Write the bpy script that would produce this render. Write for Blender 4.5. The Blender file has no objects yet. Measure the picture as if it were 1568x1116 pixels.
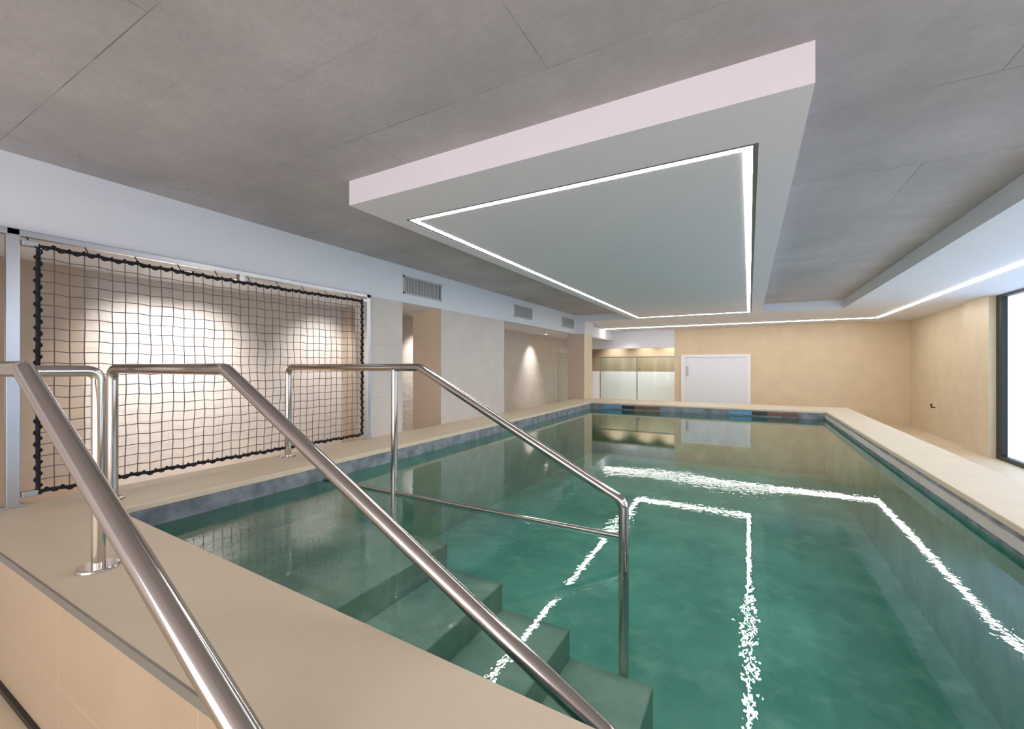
import bpy, bmesh, math, random
from mathutils import Vector
random.seed(3)
scene = bpy.context.scene
try:
    scene.view_settings.view_transform = 'Standard'
    scene.view_settings.look = 'None'
    scene.view_settings.exposure = 0.38
except Exception as e:
    print(e)

# ------------------------------------------------------------------ materials
def srgb(r, g, b):
    f = lambda c: (c/255/12.92) if c/255 <= 0.04045 else (((c/255)+0.055)/1.055)**2.4
    return (f(r), f(g), f(b), 1.0)

def new_mat(name):
    m = bpy.data.materials.new(name); m.use_nodes = True
    nt = m.node_tree
    return m, nt, nt.nodes['Principled BSDF']

def N(nt, t, **kw):
    n = nt.nodes.new(t)
    for k, v in kw.items(): setattr(n, k, v)
    return n

def mixc(nt, fac, a, b, blend='MIX'):
    n = nt.nodes.new('ShaderNodeMix'); n.data_type = 'RGBA'; n.blend_type = blend
    for sock, v in ((n.inputs[0], fac), (n.inputs[6], a), (n.inputs[7], b)):
        if hasattr(v, 'is_linked'): nt.links.new(v, sock)
        else: sock.default_value = v
    return n.outputs[2]

def mth(nt, op, a, b):
    n = N(nt, 'ShaderNodeMath', operation=op)
    for i, v in enumerate((a, b)):
        if hasattr(v, 'is_linked'): nt.links.new(v, n.inputs[i])
        else: n.inputs[i].default_value = v
    return n.outputs[0]

def noise(nt, vec, scale, detail=4, rough=0.55):
    n = N(nt, 'ShaderNodeTexNoise'); n.inputs['Scale'].default_value = scale
    n.inputs['Detail'].default_value = detail; n.inputs['Roughness'].default_value = rough
    nt.links.new(vec, n.inputs['Vector']); return n.outputs['Fac']

def ramp(nt, fac, lo, hi, a=0.0, b=1.0):
    n = N(nt, 'ShaderNodeMapRange'); n.inputs[1].default_value = lo; n.inputs[2].default_value = hi
    n.inputs[3].default_value = a; n.inputs[4].default_value = b
    nt.links.new(fac, n.inputs[0]); return n.outputs[0]

def pos(nt): return N(nt, 'ShaderNodeNewGeometry').outputs['Position']

def plane_vec(nt, axes):
    s = N(nt, 'ShaderNodeSeparateXYZ'); c = N(nt, 'ShaderNodeCombineXYZ')
    nt.links.new(pos(nt), s.inputs[0])
    nt.links.new(s.outputs[axes[0]], c.inputs[0]); nt.links.new(s.outputs[axes[1]], c.inputs[1])
    return c.outputs[0]

def simple(name, col, rough=0.5, metal=0.0, var=0.06, nscale=6, bump=0.0):
    m, nt, p = new_mat(name)
    f = noise(nt, pos(nt), nscale)
    dark = tuple(c*(1-var*2) for c in col[:3])+(1,)
    lite = tuple(min(1, c*(1+var)) for c in col[:3])+(1,)
    nt.links.new(mixc(nt, f, dark, lite), p.inputs['Base Color'])
    p.inputs['Roughness'].default_value = rough; p.inputs['Metallic'].default_value = metal
    if bump:
        b = N(nt, 'ShaderNodeBump'); b.inputs['Strength'].default_value = bump; b.inputs['Distance'].default_value = 0.01
        nt.links.new(noise(nt, pos(nt), 60), b.inputs['Height']); nt.links.new(b.outputs[0], p.inputs['Normal'])
    return m

def tile(name, col, axes, w, h, mortar, msize=0.004, rough=0.45, var=0.03, nscale=2.5, seam=0.6, off=(0,0), offset=0.0, bump=0):
    m, nt, p = new_mat(name)
    v = plane_vec(nt, axes)
    mp = N(nt, 'ShaderNodeMapping'); mp.inputs['Location'].default_value = (off[0], off[1], 0)
    nt.links.new(v, mp.inputs[0])
    bt = N(nt, 'ShaderNodeTexBrick'); bt.offset = offset; bt.squash = 1
    bt.inputs['Scale'].default_value = 1; bt.inputs['Brick Width'].default_value = w; bt.inputs['Row Height'].default_value = h
    bt.inputs['Mortar Size'].default_value = msize; bt.inputs['Mortar Smooth'].default_value = 0.1
    nt.links.new(mp.outputs[0], bt.inputs['Vector'])
    f1 = noise(nt, pos(nt), nscale); f2 = noise(nt, pos(nt), 45, 3)
    dark = tuple(c*(1-var*2.2) for c in col[:3])+(1,)
    lite = tuple(min(1, c*(1+var)) for c in col[:3])+(1,)
    c1 = mixc(nt, ramp(nt, f1, .3, .7), dark, lite)
    c2 = mixc(nt, ramp(nt, f2, .3, .7, 0, .08), c1, tuple(c*.7 for c in col[:3])+(1,))
    nt.links.new(mixc(nt, mth(nt, 'MULTIPLY', bt.outputs['Fac'], seam), c2, mortar), p.inputs['Base Color'])
    p.inputs['Roughness'].default_value = rough
    if bump:
        b = N(nt, 'ShaderNodeBump'); b.inputs['Strength'].default_value = bump; b.inputs['Distance'].default_value = 0.02
        wv = N(nt, 'ShaderNodeTexVoronoi'); wv.inputs['Scale'].default_value = 9; nt.links.new(pos(nt), wv.inputs['Vector'])
        nt.links.new(wv.outputs['Distance'], b.inputs['Height']); nt.links.new(b.outputs[0], p.inputs['Normal'])
    return m

def emis(name, col, strength):
    m, nt, p = new_mat(name)
    p.inputs['Base Color'].default_value = col
    p.inputs['Emission Color'].default_value = col
    p.inputs['Emission Strength'].default_value = strength
    return m

mat_wall_far = tile('beige_tile_far', srgb(218, 198, 166), (0, 2), 1.5, 0.75, srgb(165, 145, 118), seam=.3)
mat_wall_side = tile('beige_tile_side', srgb(218, 201, 174), (1, 2), 1.5, 0.75, srgb(165, 145, 118), seam=.3)
mat_corr = tile('textured_wall_tile', srgb(216, 206, 197), (1, 2), .6, 0.3, srgb(185, 172, 158), seam=.45, offset=.5, bump=.35)
mat_pier = tile('stone_tile_pier', srgb(206, 196, 188), (1, 2), 1.5, 0.75, srgb(165, 155, 145), seam=.4, off=(.4, .2))
mat_pier_end = tile('stone_tile_pier_end', srgb(198, 178, 158), (0, 2), 1.5, 0.75, srgb(165, 145, 125), seam=.3)
mat_floor = tile('floor_tile', srgb(216, 198, 170), (0, 1), 0.9, 0.9, srgb(120, 105, 90), seam=.6)
mat_poolside = tile('pool_outer_tile', srgb(186, 163, 136), (0, 2), 1.2, 0.42, srgb(212, 194, 168), seam=.35, off=(.3, .02))
mat_mosaic = tile('brown_mosaic', srgb(165, 148, 120), (0, 2), .06, 0.06, srgb(130, 112, 88), seam=.5)
mat_white = simple('white_plaster', srgb(224, 225, 231), .7, var=.02)
mat_panel = simple('panel_plaster', srgb(238, 230, 236), .75, var=.015)
mat_coping = simple('coping_stone', srgb(216, 199, 173), .5, var=.05, nscale=3, bump=.05)
mat_steel = simple('brushed_steel', srgb(202, 194, 188), .11, 1.0, var=.04, nscale=3)
mat_alu = simple('aluminium_profile', srgb(190, 190, 192), .3, 1.0, var=.03)
mat_trim = simple('grey_trim', srgb(150, 145, 138), .4, .5, var=.03)
mat_black = simple('black_frame', srgb(22, 20, 20), .4, var=.05)
mat_rope = simple('black_rope', srgb(28, 28, 34), .9, var=.1, nscale=50)
mat_cord = simple('net_cord', srgb(100, 94, 96), .9, var=.1, nscale=40)
mat_vent = simple('vent_grille', srgb(185, 185, 185), .5, .1, var=.03)
mat_ventdark = simple('vent_dark', srgb(95, 92, 90), .8, var=.03)
mat_door = simple('white_door', srgb(236, 236, 238), .35, var=.01)
mat_profile = simple('led_channel_edge', srgb(120, 114, 112), .5, var=.02)
mat_led = emis('led_strip', (1.0, .97, .94, 1), 30)
mat_lamp = emis('downlight_lens', (1.0, .95, .88, 1), 12)

def concrete():
    m, nt, p = new_mat('board_marked_concrete')
    v = plane_vec(nt, (0, 1))
    mp = N(nt, 'ShaderNodeMapping'); mp.inputs['Location'].default_value = (.9, .3, 0); nt.links.new(v, mp.inputs[0])
    def brick(bw, rh, ms, off, c1, c2):
        bt = N(nt, 'ShaderNodeTexBrick'); bt.offset = off
        bt.inputs['Scale'].default_value = 1; bt.inputs['Brick Width'].default_value = bw; bt.inputs['Row Height'].default_value = rh
        bt.inputs['Mortar Size'].default_value = ms; bt.inputs['Mortar Smooth'].default_value = .2
        bt.inputs['Color1'].default_value = (c1, c1, c1, 1); bt.inputs['Color2'].default_value = (c2, c2, c2, 1)
        bt.inputs['Mortar'].default_value = (1, 1, 1, 1)
        nt.links.new(mp.outputs[0], bt.inputs['Vector']); return bt
    bt = brick(3.4, 1.15, .003, .4, .94, 1.0)
    bd = brick(3.4, .2875, .002, .4, .965, 1.0)
    f1 = noise(nt, pos(nt), 1.1, 8, .65); f2 = noise(nt, pos(nt), 22, 6, .7)
    c = mixc(nt, ramp(nt, f1, .3, .7), srgb(176, 170, 173), srgb(206, 199, 202))
    c = mixc(nt, ramp(nt, f2, .35, .7, 0, .35), c, srgb(164, 158, 161))
    c = mixc(nt, 1.0, c, bt.outputs['Color'], 'MULTIPLY')
    c = mixc(nt, 1.0, c, bd.outputs['Color'], 'MULTIPLY')
    vo = N(nt, 'ShaderNodeTexVoronoi'); vo.inputs['Scale'].default_value = 2.2; nt.links.new(pos(nt), vo.inputs['Vector'])
    lt = mth(nt, 'LESS_THAN', vo.outputs['Distance'], .026)
    c = mixc(nt, lt, c, srgb(105, 99, 97))
    f3 = noise(nt, pos(nt), 1.7, 3)
    c = mixc(nt, mth(nt, 'MULTIPLY', bt.outputs['Fac'], ramp(nt, f3, .38, .6, .2, .9)), c, srgb(118, 110, 108))
    f5 = noise(nt, pos(nt), 1.2, 3)
    c = mixc(nt, mth(nt, 'MULTIPLY', bd.outputs['Fac'], ramp(nt, f5, .48, .62, .02, .4)), c, srgb(135, 127, 125))
    nt.links.new(c, p.inputs['Base Color']); p.inputs['Roughness'].default_value = .8
    b = N(nt, 'ShaderNodeBump'); b.inputs['Strength'].default_value = .25; b.inputs['Distance'].default_value = .01
    nt.links.new(f2, b.inputs['Height']); nt.links.new(b.outputs[0], p.inputs['Normal'])
    return m
mat_conc = concrete()

ZWAT = -.18
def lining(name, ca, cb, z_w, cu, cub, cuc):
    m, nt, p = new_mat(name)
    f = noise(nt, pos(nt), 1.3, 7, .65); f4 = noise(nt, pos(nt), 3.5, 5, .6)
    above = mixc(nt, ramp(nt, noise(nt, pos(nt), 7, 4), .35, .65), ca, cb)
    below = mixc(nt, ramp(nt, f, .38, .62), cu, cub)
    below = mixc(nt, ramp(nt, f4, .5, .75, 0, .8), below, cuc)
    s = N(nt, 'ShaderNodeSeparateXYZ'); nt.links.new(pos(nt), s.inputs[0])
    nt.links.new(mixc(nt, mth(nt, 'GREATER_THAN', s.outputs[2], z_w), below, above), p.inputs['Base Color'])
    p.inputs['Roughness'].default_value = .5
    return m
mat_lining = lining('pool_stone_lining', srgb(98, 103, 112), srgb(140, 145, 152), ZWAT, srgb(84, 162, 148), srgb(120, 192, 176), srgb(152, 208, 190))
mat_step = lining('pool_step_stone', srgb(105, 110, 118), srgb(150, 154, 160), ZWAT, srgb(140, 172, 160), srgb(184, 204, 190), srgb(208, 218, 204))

def water():
    m = bpy.data.materials.new('pool_water'); m.use_nodes = True; nt = m.node_tree; nt.nodes.clear()
    out = N(nt, 'ShaderNodeOutputMaterial')
    tr = N(nt, 'ShaderNodeBsdfTransparent'); tr.inputs[0].default_value = (.84, .965, .94, 1)
    gl = N(nt, 'ShaderNodeBsdfGlossy'); gl.inputs['Roughness'].default_value = .008; gl.inputs['Color'].default_value = (1, 1, 1, 1)
    fr = N(nt, 'ShaderNodeFresnel'); fr.inputs['IOR'].default_value = 1.5
    b = N(nt, 'ShaderNodeBump'); b.inputs['Strength'].default_value = .2; b.inputs['Distance'].default_value = .005
    s = N(nt, 'ShaderNodeSeparateXYZ'); nt.links.new(pos(nt), s.inputs[0])
    far = ramp(nt, s.outputs[1], 3.2, 7.0, 1.0, .35)
    calm = mth(nt, 'MULTIPLY', noise(nt, pos(nt), 11, 2, .5), mth(nt, 'MULTIPLY', far, .24))
    fine = mth(nt, 'MULTIPLY', noise(nt, pos(nt), 38, 2, .5), mth(nt, 'MULTIPLY', far, .14))
    gust = ramp(nt, noise(nt, pos(nt), .8, 1, .4), .47, .62, 0.25, 2.0)
    gust = mth(nt, 'MULTIPLY', gust, ramp(nt, s.outputs[1], 3.2, 6.0, 1.0, .08))
    rip = mth(nt, 'MULTIPLY', noise(nt, pos(nt), 20, 2, .5), gust)
    nt.links.new(mth(nt, 'ADD', mth(nt, 'ADD', calm, fine), rip), b.inputs['Height'])
    nt.links.new(b.outputs[0], gl.inputs['Normal'])
    ms = N(nt, 'ShaderNodeMixShader')
    nt.links.new(fr.outputs[0], ms.inputs[0]); nt.links.new(tr.outputs[0], ms.inputs[1]); nt.links.new(gl.outputs[0], ms.inputs[2])
    nt.links.new(ms.outputs[0], out.inputs[0])
    return m
mat_water = water()

def glass(name, tint):
    m = bpy.data.materials.new(name); m.use_nodes = True; nt = m.node_tree; nt.nodes.clear()
    out = N(nt, 'ShaderNodeOutputMaterial')
    tr = N(nt, 'ShaderNodeBsdfTransparent'); tr.inputs[0].default_value = tint
    gl = N(nt, 'ShaderNodeBsdfGlossy'); gl.inputs['Roughness'].default_value = .03
    ms = N(nt, 'ShaderNodeMixShader'); ms.inputs[0].default_value = .08
    nt.links.new(tr.outputs[0], ms.inputs[1]); nt.links.new(gl.outputs[0], ms.inputs[2])
    nt.links.new(ms.outputs[0], out.inputs[0]); return m
mat_glass = glass('clear_glass', (.9, .95, .94, 1))
mat_window = emis('frosted_daylight_glass', (.55, .74, 1.0, 1), 1.2)

# ------------------------------------------------------------------ mesh helpers
def obj(name, bm, mats, parent=None, bevel=0, smooth=False, recalc=True):
    if recalc: bmesh.ops.recalc_face_normals(bm, faces=bm.faces)
    me = bpy.data.meshes.new(name); bm.to_mesh(me); bm.free()
    if not isinstance(mats, (list, tuple)): mats = [mats]
    for m in mats: me.materials.append(m)
    o = bpy.data.objects.new(name, me); scene.collection.objects.link(o)
    if parent: o.parent = parent
    if bevel:
        b = o.modifiers.new('bevel', 'BEVEL'); b.width = bevel; b.segments = 3; b.limit_method = 'ANGLE'
    if smooth:
        for p in me.polygons: p.use_smooth = True
    return o

def addbox(bm, x0, x1, y0, y1, z0, z1, mi=0):
    v = [bm.verts.new(c) for c in ((x0,y0,z0),(x1,y0,z0),(x1,y1,z0),(x0,y1,z0),(x0,y0,z1),(x1,y0,z1),(x1,y1,z1),(x0,y1,z1))]
    for f in ((0,3,2,1),(4,5,6,7),(0,1,5,4),(1,2,6,5),(2,3,7,6),(3,0,4,7)):
        fc = bm.faces.new([v[i] for i in f]); fc.material_index = mi

def boxes(name, lst, mats, parent=None, bevel=0):
    bm = bmesh.new()
    for b in lst: addbox(bm, *b)
    return obj(name, bm, mats, parent, bevel)

def ring(name, outer, inner, z0, z1, mat, parent=None, bevel=0):
    bm = bmesh.new(); n = len(outer)
    V = {}
    for k, pts in (('o', outer), ('i', inner)):
        for z, t in ((z0, 'b'), (z1, 't')):
            V[k+t] = [bm.verts.new((p[0], p[1], z)) for p in pts]
    for i in range(n):
        j = (i+1) % n
        bm.faces.new((V['ot'][i], V['ot'][j], V['it'][j], V['it'][i]))
        bm.faces.new((V['ob'][i], V['ib'][i], V['ib'][j], V['ob'][j]))
        bm.faces.new((V['ob'][i], V['ob'][j], V['ot'][j], V['ot'][i]))
        bm.faces.new((V['ib'][i], V['it'][i], V['it'][j], V['ib'][j]))
    return obj(name, bm, mat, parent, bevel)

def empty(name, loc=(0, 0, 0)):
    e = bpy.data.objects.new(name, None); e.empty_display_size = .2; scene.collection.objects.link(e)
    return e

def fillet(pts, r, n=8):
    pts = [Vector(p) for p in pts]; out = [pts[0]]
    for i in range(1, len(pts)-1):
        a, b, c = pts[i-1], pts[i], pts[i+1]
        u = (a-b).normalized(); w = (c-b).normalized()
        ang = u.angle(w); d = min(r/math.tan(ang/2), (a-b).length*.45, (c-b).length*.45)
        p0 = b+u*d; p1 = b+w*d
        for k in range(n+1):
            t = k/n; out.append((1-t)**2*p0+2*t*(1-t)*b+t*t*p1)
    out.append(pts[-1]); return out

def tubes(name, paths, r, mat, parent=None, res=6, fill=True):
    cu = bpy.data.curves.new(name+'_c', 'CURVE'); cu.dimensions = '3D'; cu.bevel_depth = r
    cu.bevel_resolution = res; cu.use_fill_caps = fill
    for pts in paths:
        s = cu.splines.new('POLY'); s.points.add(len(pts)-1)
        for i, p in enumerate(pts): s.points[i].co = (p[0], p[1], p[2], 1)
    tmp = bpy.data.objects.new(name+'_tmp', cu); scene.collection.objects.link(tmp)
    dg = bpy.context.evaluated_depsgraph_get(); dg.update()
    me = bpy.data.meshes.new_from_object(tmp.evaluated_get(dg))
    me.name = name; me.materials.clear(); me.materials.append(mat)
    for p in me.polygons: p.use_smooth = True
    bpy.data.objects.remove(tmp)
    o = bpy.data.objects.new(name, me); scene.collection.objects.link(o)
    if parent: o.parent = parent
    return o

def disc(name, x, y, z, r, h, mat, parent):
    bm = bmesh.new()
    bmesh.ops.create_cone(bm, cap_ends=True, segments=40, radius1=r, radius2=r*.93, depth=h)
    bmesh.ops.translate(bm, verts=bm.verts, vec=(x, y, z+h/2))
    return obj(name, bm, mat, parent, .003)

# ------------------------------------------------------------------ dimensions
XW = -4.6; ZC = 2.52; ZS = 2.32; ZF = -.75
XR = 4.1; YF = 16.5
inner = [(-3.85, 1.27), (1.47, 1.08), (1.47, 11.5), (-3.85, 11.5)]
outer = [(-4.6, .69), (2.03, .69), (2.03, 12.75), (-4.6, 12.75)]

# ------------------------------------------------------------------ room shell
boxes('ceiling', [(-6.9, 4.4, -4, 19.2, ZC, ZC+.2)], mat_conc)
boxes('floor', [(-6.9, -4.6, -4, 19.2, ZF-.1, ZF), (2.03, 4.4, -4, 19.2, ZF-.1, ZF), (-4.6, 2.03, -4, .69, ZF-.1, ZF),
                (-4.6, 2.03, 12.75, 19.2, ZF-.1, ZF)], mat_floor)
boxes('wall_left', [(-4.85, XW, -4, YF, 1.97, ZC, 0),
                    (-4.85, XW, -4, .55, ZF, 1.97, 1),
                    (-4.85, XW, 4.2, 4.87, ZF, 1.97, 1)], [mat_white, mat_pier])
o = boxes('pillar', [(-5.23, XW, 5.8, 7.95, ZF, 1.97, 0)], [mat_pier, mat_pier_end])
for p in o.data.polygons:
    if abs(p.normal.y) > .5: p.material_index = 1
o = boxes('column', [(-4.85, -4.32, 12.26, 13.0, ZF, 1.97, 0), (-4.6, -4.3, 12.26, 13.05, 1.97, ZS, 2)], [mat_wall_side, mat_pier_end, mat_white])
for p in o.data.polygons:
    if abs(p.normal.y) > .5 and p.material_index == 0: p.material_index = 1
boxes('wall_corridor', [(-6.8, -6.6, -4, 19.2, ZF, ZC, 0), (-6.6, -6.42, 5.42, 6.2, ZF, 2.08, 1), (-6.6, -6.45, .6, 1.85, ZF, 2.08, 1)], [mat_corr, mat_pier_end])
boxes('ceiling_corridor', [(-6.6, -4.85, -4, YF, 2.08, 2.16)], mat_white)
boxes('wall_far', [(-2.38, XR+.2, YF, YF+.2, ZF, ZC, 0), (-6.6, -2.38, YF, YF+.2, 1.67, ZC, 1)], [mat_wall_far, mat_white])
boxes('wall_changing_room', [(-6.6, -2.0, 19, 19.2, ZF, .75, 0), (-6.6, -2.0, 19, 19.2, .75, ZC, 1), (-2.38, -2.1, YF+.2, 19, ZF, ZC, 2)],
      [mat_door, mat_mosaic, mat_wall_side])
boxes('wall_right', [(XR, XR+.2, 11.5, YF, ZF, ZC), (XR-.12, XR, 11.5, 12.6, ZF, ZS), (XR, XR+.2, -4, 2.0, ZF, ZC)], mat_wall_side)

so = empty('ceiling_soffit')
boxes('soffit_body', [(XW, XR, 12.24, YF, ZS, ZC), (1.9, XR+.2, -4, 12.24, ZS, ZC)], mat_white, so)
boxes('led_profile', [(-4.55, 3.09, 15.02, 15.07, ZS-.012, ZS), (3.04, 3.09, -3, 15.02, ZS-.012, ZS)], mat_led, so)

cp = empty('suspended_ceiling_panel')
X0, X1, Y0, Y1 = -2.88, .27, 2.43, 12.24
lx0, lx1, ly0, ly1, w, e2 = -2.70, .02, 2.95, 12.06, .05, .03
boxes('panel_body', [(X0, X1, Y0, Y1, ZS+.04, ZC),
                     (X0, lx0-e2, Y0, Y1, ZS, ZS+.04), (lx1+e2, X1, Y0, Y1, ZS, ZS+.04),
                     (lx0-e2, lx1+e2, Y0, ly0-e2, ZS, ZS+.04), (lx0-e2, lx1+e2, ly1+e2, Y1, ZS, ZS+.04),
                     (lx0+w, lx1-w, ly0+w, ly1-w, ZS+.006, ZS+.04)], mat_panel, cp)
boxes('channel_edge', [(lx0-e2, lx0, ly0-e2, ly1+e2, ZS+.003, ZS+.04), (lx1, lx1+e2, ly0-e2, ly1+e2, ZS+.003, ZS+.04),
                       (lx0, lx1, ly0-e2, ly0, ZS+.003, ZS+.04), (lx0, lx1, ly1, ly1+e2, ZS+.003, ZS+.04)], mat_profile, cp)
boxes('led_profile', [(lx0, lx0+w, ly0, ly1, ZS+.004, ZS+.036), (lx1-w, lx1, ly0, ly1, ZS+.004, ZS+.036),
                      (lx0+w, lx1-w, ly0, ly0+w, ZS+.004, ZS+.036), (lx0+w, lx1-w, ly1-w, ly1, ZS+.004, ZS+.036)], mat_led, cp)

# ------------------------------------------------------------------ pool
pool = empty('swimming_pool')
ring('pool_shell', outer, [(-3.87, 1.25), (1.49, 1.06), (1.49, 11.52), (-3.87, 11.52)], -1.5, -.05, mat_poolside, pool)
ring('coping', [(-4.6, .675), (2.04, .675), (2.04, 12.76), (-4.6, 12.76)], inner, -.05, 0, mat_coping, pool, .008)
ring('lining', [(-3.87, 1.25), (1.49, 1.06), (1.49, 11.52), (-3.87, 11.52)], [(-3.84, 1.28), (1.46, 1.09), (1.46, 11.49), (-3.84, 11.49)], -1.5, -.05, mat_lining, pool)
boxes('basin_floor', [(-3.9, 1.5, 1.05, 11.55, -1.6, -1.4)], mat_lining, pool)
boxes('steps', [(-3.84, -2.23, 1.28, 2.9, -1.4, -.5), (-2.23, -1.69, 1.2, 2.9, -1.4, -.7),
                (-1.69, -1.13, 1.2, 2.9, -1.4, -.9), (-1.13, -.55, 1.2, 2.9, -1.4, -1.1)], mat_step, pool, .01)
bm = bmesh.new()
vs = [bm.verts.new((x, y, ZWAT)) for x, y in ((-3.84, 1.28), (1.46, 1.09), (1.46, 11.49), (-3.84, 11.49))]
f = bm.faces.new(vs); f.normal_update()
if f.normal.z < 0: f.normal_flip()
obj('water_surface', bm, mat_water, pool, recalc=False)
boxes('edge_trim', [(-4.6, 2.04, .668, .676, -.035, .001)], mat_trim, pool)
boxes('base_gap', [(-4.6, 2.04, .672, .69, ZF, ZF+.03)], mat_black, pool)
mb = simple('blue_tile', srgb(90, 150, 190), .4); mbr = simple('brown_tile', srgb(120, 80, 55), .5)
sl = []
for a, b in ((-3.48, -2.02), (-.4, .96)):
    L = (b-a)/3
    sl += [(a, a+L, 11.475, 11.49, -.15, -.07, 0), (a+L, a+1.7*L, 11.475, 11.49, -.15, -.07, 1), (a+1.7*L, b, 11.475, 11.49, -.15, -.07, 2)]
boxes('skimmer_slots', sl, [mb, mat_black, mbr], pool)
boxes('tile_band', [(1.44, 1.46, 1.1, 11.49, -.135, -.07)], mat_pier, pool)

# ------------------------------------------------------------------ handrails
R = .035
h = empty('handrail')
tubes('rail', [fillet([(-4.17, 1.35, 0), (-4.17, 1.35, .98), (-2.63, 1.35, .98), (-.36, 1.35, -.21), (-.36, 1.35, -1.4)], .09)], R, mat_steel, h)
disc('flange', -4.17, 1.35, 0, .075, .012, mat_steel, h)
h = empty('handrail')
tubes('rail', [fillet([(-4.45, 2.93, 0), (-4.45, 2.93, .985), (-2.56, 2.93, .985), (-.75, 2.93, .07), (-.75, 2.93, -1.4)], .09)], R, mat_steel, h)
tubes('post', [[(-2.87, 2.93, -1.4), (-2.87, 2.93, .97)]], .03, mat_steel, h)
tubes('lower_rail', [[(-3.84, 2.93, -.17), (-.75, 2.93, -.17)]], .016, mat_steel, h)
disc('flange', -4.45, 2.93, 0, .08, .012, mat_steel, h)
h = empty('handrail')
tubes('rail', [fillet([(-4.55, .61, .985), (-2.82, .61, .985), (-.7, .61, -.13), (-.7, .61, ZF)], .08)], R+.002, mat_steel, h)
tubes('post', [fillet([(-2.82, .62, .975), (-2.82, .86, .975), (-2.82, .86, 0)], .05)], .027, mat_steel, h)
disc('flange', -2.82, .86, 0, .085, .014, mat_steel, h)
disc('floor_flange', -.7, .61, ZF, .085, .014, mat_steel, h)

# ------------------------------------------------------------------ safety net
n = empty('safety_net')
xf = -4.56
boxes('frame', [(xf-.03, xf+.03, .90, .965, 0, 1.97), (xf-.03, xf+.03, 4.12, 4.185, 0, 1.97),
                (xf-.03, xf+.03, .56, 4.185, 1.925, 1.97),
                (xf-.035, xf+.035, .87, 1.0, 0, .012), (xf-.035, xf+.035, 4.09, 4.22, 0, .012),
                (xf-.01, xf+.05, .97, 1.05, 1.86, 1.90), (xf-.01, xf+.05, 2.45, 2.5, 1.86, 1.93), (xf-.01, xf+.05, 4.04, 4.12, 1.86, 1.90),
                (xf-.01, xf+.05, .97, 1.05, .06, .1), (xf-.01, xf+.05, 4.04, 4.12, .06, .1)], mat_alu, n, .004)
ya, yb, za, zb = 1.05, 4.03, .085, 1.87
nc, nr = 36, 21
def npnt(i, j):
    u, v = i/nc, j/nr
    s = math.sin(math.pi*u)*math.sin(math.pi*v)
    return (xf+.035+.03*s+.004*math.sin(i*1.7+j), ya+(yb-ya)*u+.006*math.sin(j*1.3+i*.5)*s, za+(zb-za)*v-.03*math.sin(math.pi*u)*(v)*.6+.005*math.sin(i*2.1))
paths = [[npnt(i, j) for j in range(nr+1)] for i in range(nc+1)] + [[npnt(i, j) for i in range(nc+1)] for j in range(nr+1)]
tubes('mesh_netting', paths, .0035, mat_cord, n, res=1)
border = [npnt(i, 0) for i in range(nc+1)]+[npnt(nc, j) for j in range(1, nr+1)]+[npnt(i, nr) for i in range(nc-1, -1, -1)]+[npnt(0, j) for j in range(nr-1, -1, -1)]
tubes('border_rope', [border], .013, mat_rope, n, res=3)
lac = []
for k in range(len(border)-1):
    a = Vector(border[k]); b = Vector(border[k+1]); d = (b-a).normalized()
    s = d.cross(Vector((1, 0, 0))).normalized(); xx = Vector((1, 0, 0))
    for q in range(8):
        t = q/8; ang = 2*math.pi*t
        lac.append(a.lerp(b, t)+s*math.cos(ang)*.02+xx*math.sin(ang)*.02)
tubes('lacing', [lac], .006, mat_rope, n, res=1)
ties = [[(xf, 1.0+i*.31, 1.93), (xf+.035, 1.02+i*.31, 1.86)] for i in range(10)]
tubes('ties', ties, .004, mat_rope, n, res=1)

# ------------------------------------------------------------------ vents
for (a, b) in ((4.88, 5.8), (8.4, 9.3), (11.2, 12.1)):
    v = empty('air_vent')
    z0, z1 = 2.10, 2.38; fx = XW+.012
    boxes('frame', [(XW, fx, a, b, z0, z0+.025), (XW, fx, a, b, z1-.025, z1), (XW, fx, a, a+.025, z0, z1), (XW, fx, b-.025, b, z0, z1)], mat_vent, v)
    boxes('backing', [(XW, XW+.003, a+.02, b-.02, z0+.02, z1-.02)], mat_ventdark, v)
    k = int((b-a-.05)/.035)
    boxes('slats', [(XW, XW+.01, a+.03+i*.035, a+.03+i*.035+.018, z0+.02, z1-.02) for i in range(k)], mat_vent, v)

# ------------------------------------------------------------------ door & window
d = empty('door_1')
yd = YF
boxes('frame', [(-2.15, -2.02, yd-.06, yd, ZF, 1.4), (-.08, .05, yd-.06, yd, ZF, 1.4), (-2.02, -.08, yd-.06, yd, 1.3, 1.4)], mat_door, d, .006)
boxes('leaf', [(-2.02, -.08, yd-.03, yd-.005, ZF, 1.3)], simple('door_leaf', srgb(226, 230, 238), .3, var=.01), d)
boxes('hinges', [(-1.99, -1.9, yd-.045, yd-.03, .62, .98)], mat_vent, d)
w = empty('window_1')
boxes('glazing', [(XR+.06, XR+.09, 2.0, 11.3, ZF, ZS)], mat_window, w)
boxes('frame', [(XR-.02, XR+.12, 11.3, 11.5, ZF, ZS), (XR-.02, XR+.12, 2.0, 2.1, ZF, ZS), (XR-.02, XR+.12, 6.4, 6.5, ZF, ZS),
                (XR-.02, XR+.12, 2.1, 11.3, ZS-.05, ZS), (XR-.02, XR+.12, 2.1, 11.3, ZF, ZF+.08)], mat_black, w)
hk = empty('wall_hook')
tubes('hook', [fillet([(XR, 14.6, -.05), (XR-.07, 14.6, -.05), (XR-.07, 14.6, .03)], .02)], .015, mat_black, hk)
disc('plate', XR-.07, 14.6, .02, .025, .02, mat_black, hk)

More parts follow.
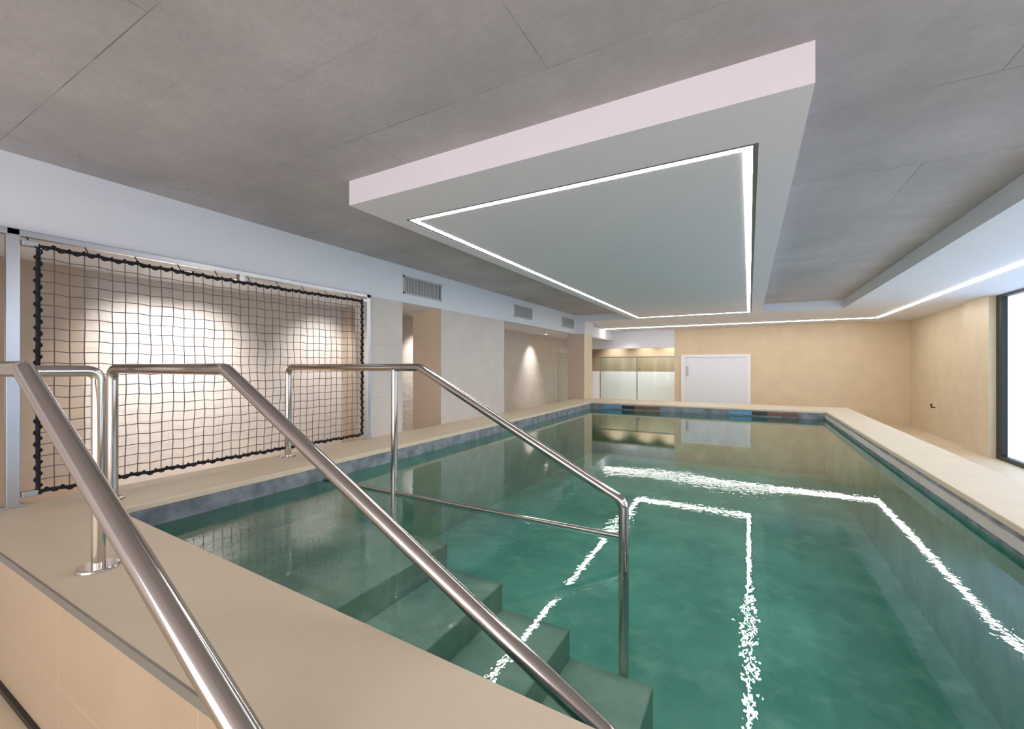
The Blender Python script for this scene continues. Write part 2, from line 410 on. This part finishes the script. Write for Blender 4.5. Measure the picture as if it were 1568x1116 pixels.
g = empty('shower_screen')
boxes('panes', [(-5.6, -4.08, 18.0, 18.012, ZF, 1.34), (-4.04, -2.45, 18.0, 18.012, ZF, 1.34)], mat_glass, g)
boxes('rails', [(-5.6, -2.4, 17.985, 18.025, 1.34, 1.38), (-4.08, -4.04, 17.985, 18.025, ZF, 1.34), (-5.64, -5.6, 17.985, 18.025, ZF, 1.38),
                (-4.0, -3.9, 17.97, 17.985, .8, .9), (-2.6, -2.5, 17.97, 17.985, .8, .9)], mat_alu, g)
g = empty('glass_door')
boxes('pane', [(-6.4, -5.6, 15.2, 15.212, ZF, 1.5)], mat_glass, g)
boxes('rails', [(-6.42, -6.4, 15.19, 15.222, ZF, 1.52), (-5.6, -5.57, 15.19, 15.222, ZF, 1.52), (-5.7, -5.66, 15.15, 15.19, .4, .9)], mat_alu, g)

# ------------------------------------------------------------------ lights
def spot(name, loc, tgt, power, ang, col=(1, .965, .94), r=.08, blend=1.0):
    l = bpy.data.lights.new(name, 'SPOT'); l.energy = power; l.spot_size = math.radians(ang); l.spot_blend = blend
    l.color = col; l.shadow_soft_size = r
    e = empty('downlight'); o = bpy.data.objects.new(name, l); scene.collection.objects.link(o); o.parent = e
    o.location = loc; o.rotation_euler = (Vector(tgt)-Vector(loc)).to_track_quat('-Z', 'Y').to_euler()
    return e
for y in (-.5, 2.5, 3.0, 4.95, 7.4, 10.2, 13.2):
    lx = -5.6 if y < 6 else -6.0
    e = spot('lamp', (lx, y, 2.05), (-6.6, y, .8), 170 if y < 4 else 140, 90 if y < 6 else 75)
    disc('trim_ring', lx, y, 2.066, .06, .014, mat_door, e)
    disc('lens', lx, y, 2.062, .042, .006, mat_lamp, e)
for x in (-5.2, -3.9, -2.9):
    e = spot('lamp', (x, 18.4, 2.25), (x, 19, .2), 150, 110, (1, .97, .95))
    disc('trim_ring', x, 18.4, 2.27, .06, .014, mat_door, e)
for x in (-4.0,):
    e = spot('lamp', (x, 15.9, 2.3), (x, 16.2, 0), 60, 110, (1, .97, .93))
    disc('trim_ring', x, 15.9, 2.305, .06, .014, mat_door, e)

al = bpy.data.lights.new('fill_light', 'AREA'); al.shape = 'RECTANGLE'; al.size = 6; al.size_y = 2.4; al.energy = 65; al.color = (1, .95, .93)  # added soft fill behind the camera to brighten the ceiling, not a fixture
ao = bpy.data.objects.new('fill_light', al); scene.collection.objects.link(ao)
ao.location = (-.5, -3.6, .8); ao.rotation_euler = (Vector((-.5, 4, 2.2))-Vector((-.5, -3.6, .8))).to_track_quat('-Z', 'Y').to_euler()

wd = bpy.data.worlds.new('World'); scene.world = wd; wd.use_nodes = True
wd.node_tree.nodes['Background'].inputs[0].default_value = (.87, .91, 1.0, 1)
wd.node_tree.nodes['Background'].inputs[1].default_value = 1.8

# ------------------------------------------------------------------ camera
cam = bpy.data.cameras.new('camera'); co = bpy.data.objects.new('camera', cam); scene.collection.objects.link(co)
co.location = (0, 0, 1.0); co.rotation_euler = (math.radians(90), 0, math.radians(29.0))
cam.sensor_width = 36; cam.lens = 655/1568*36; cam.shift_y = 2/1568; cam.clip_start = .02
scene.camera = co
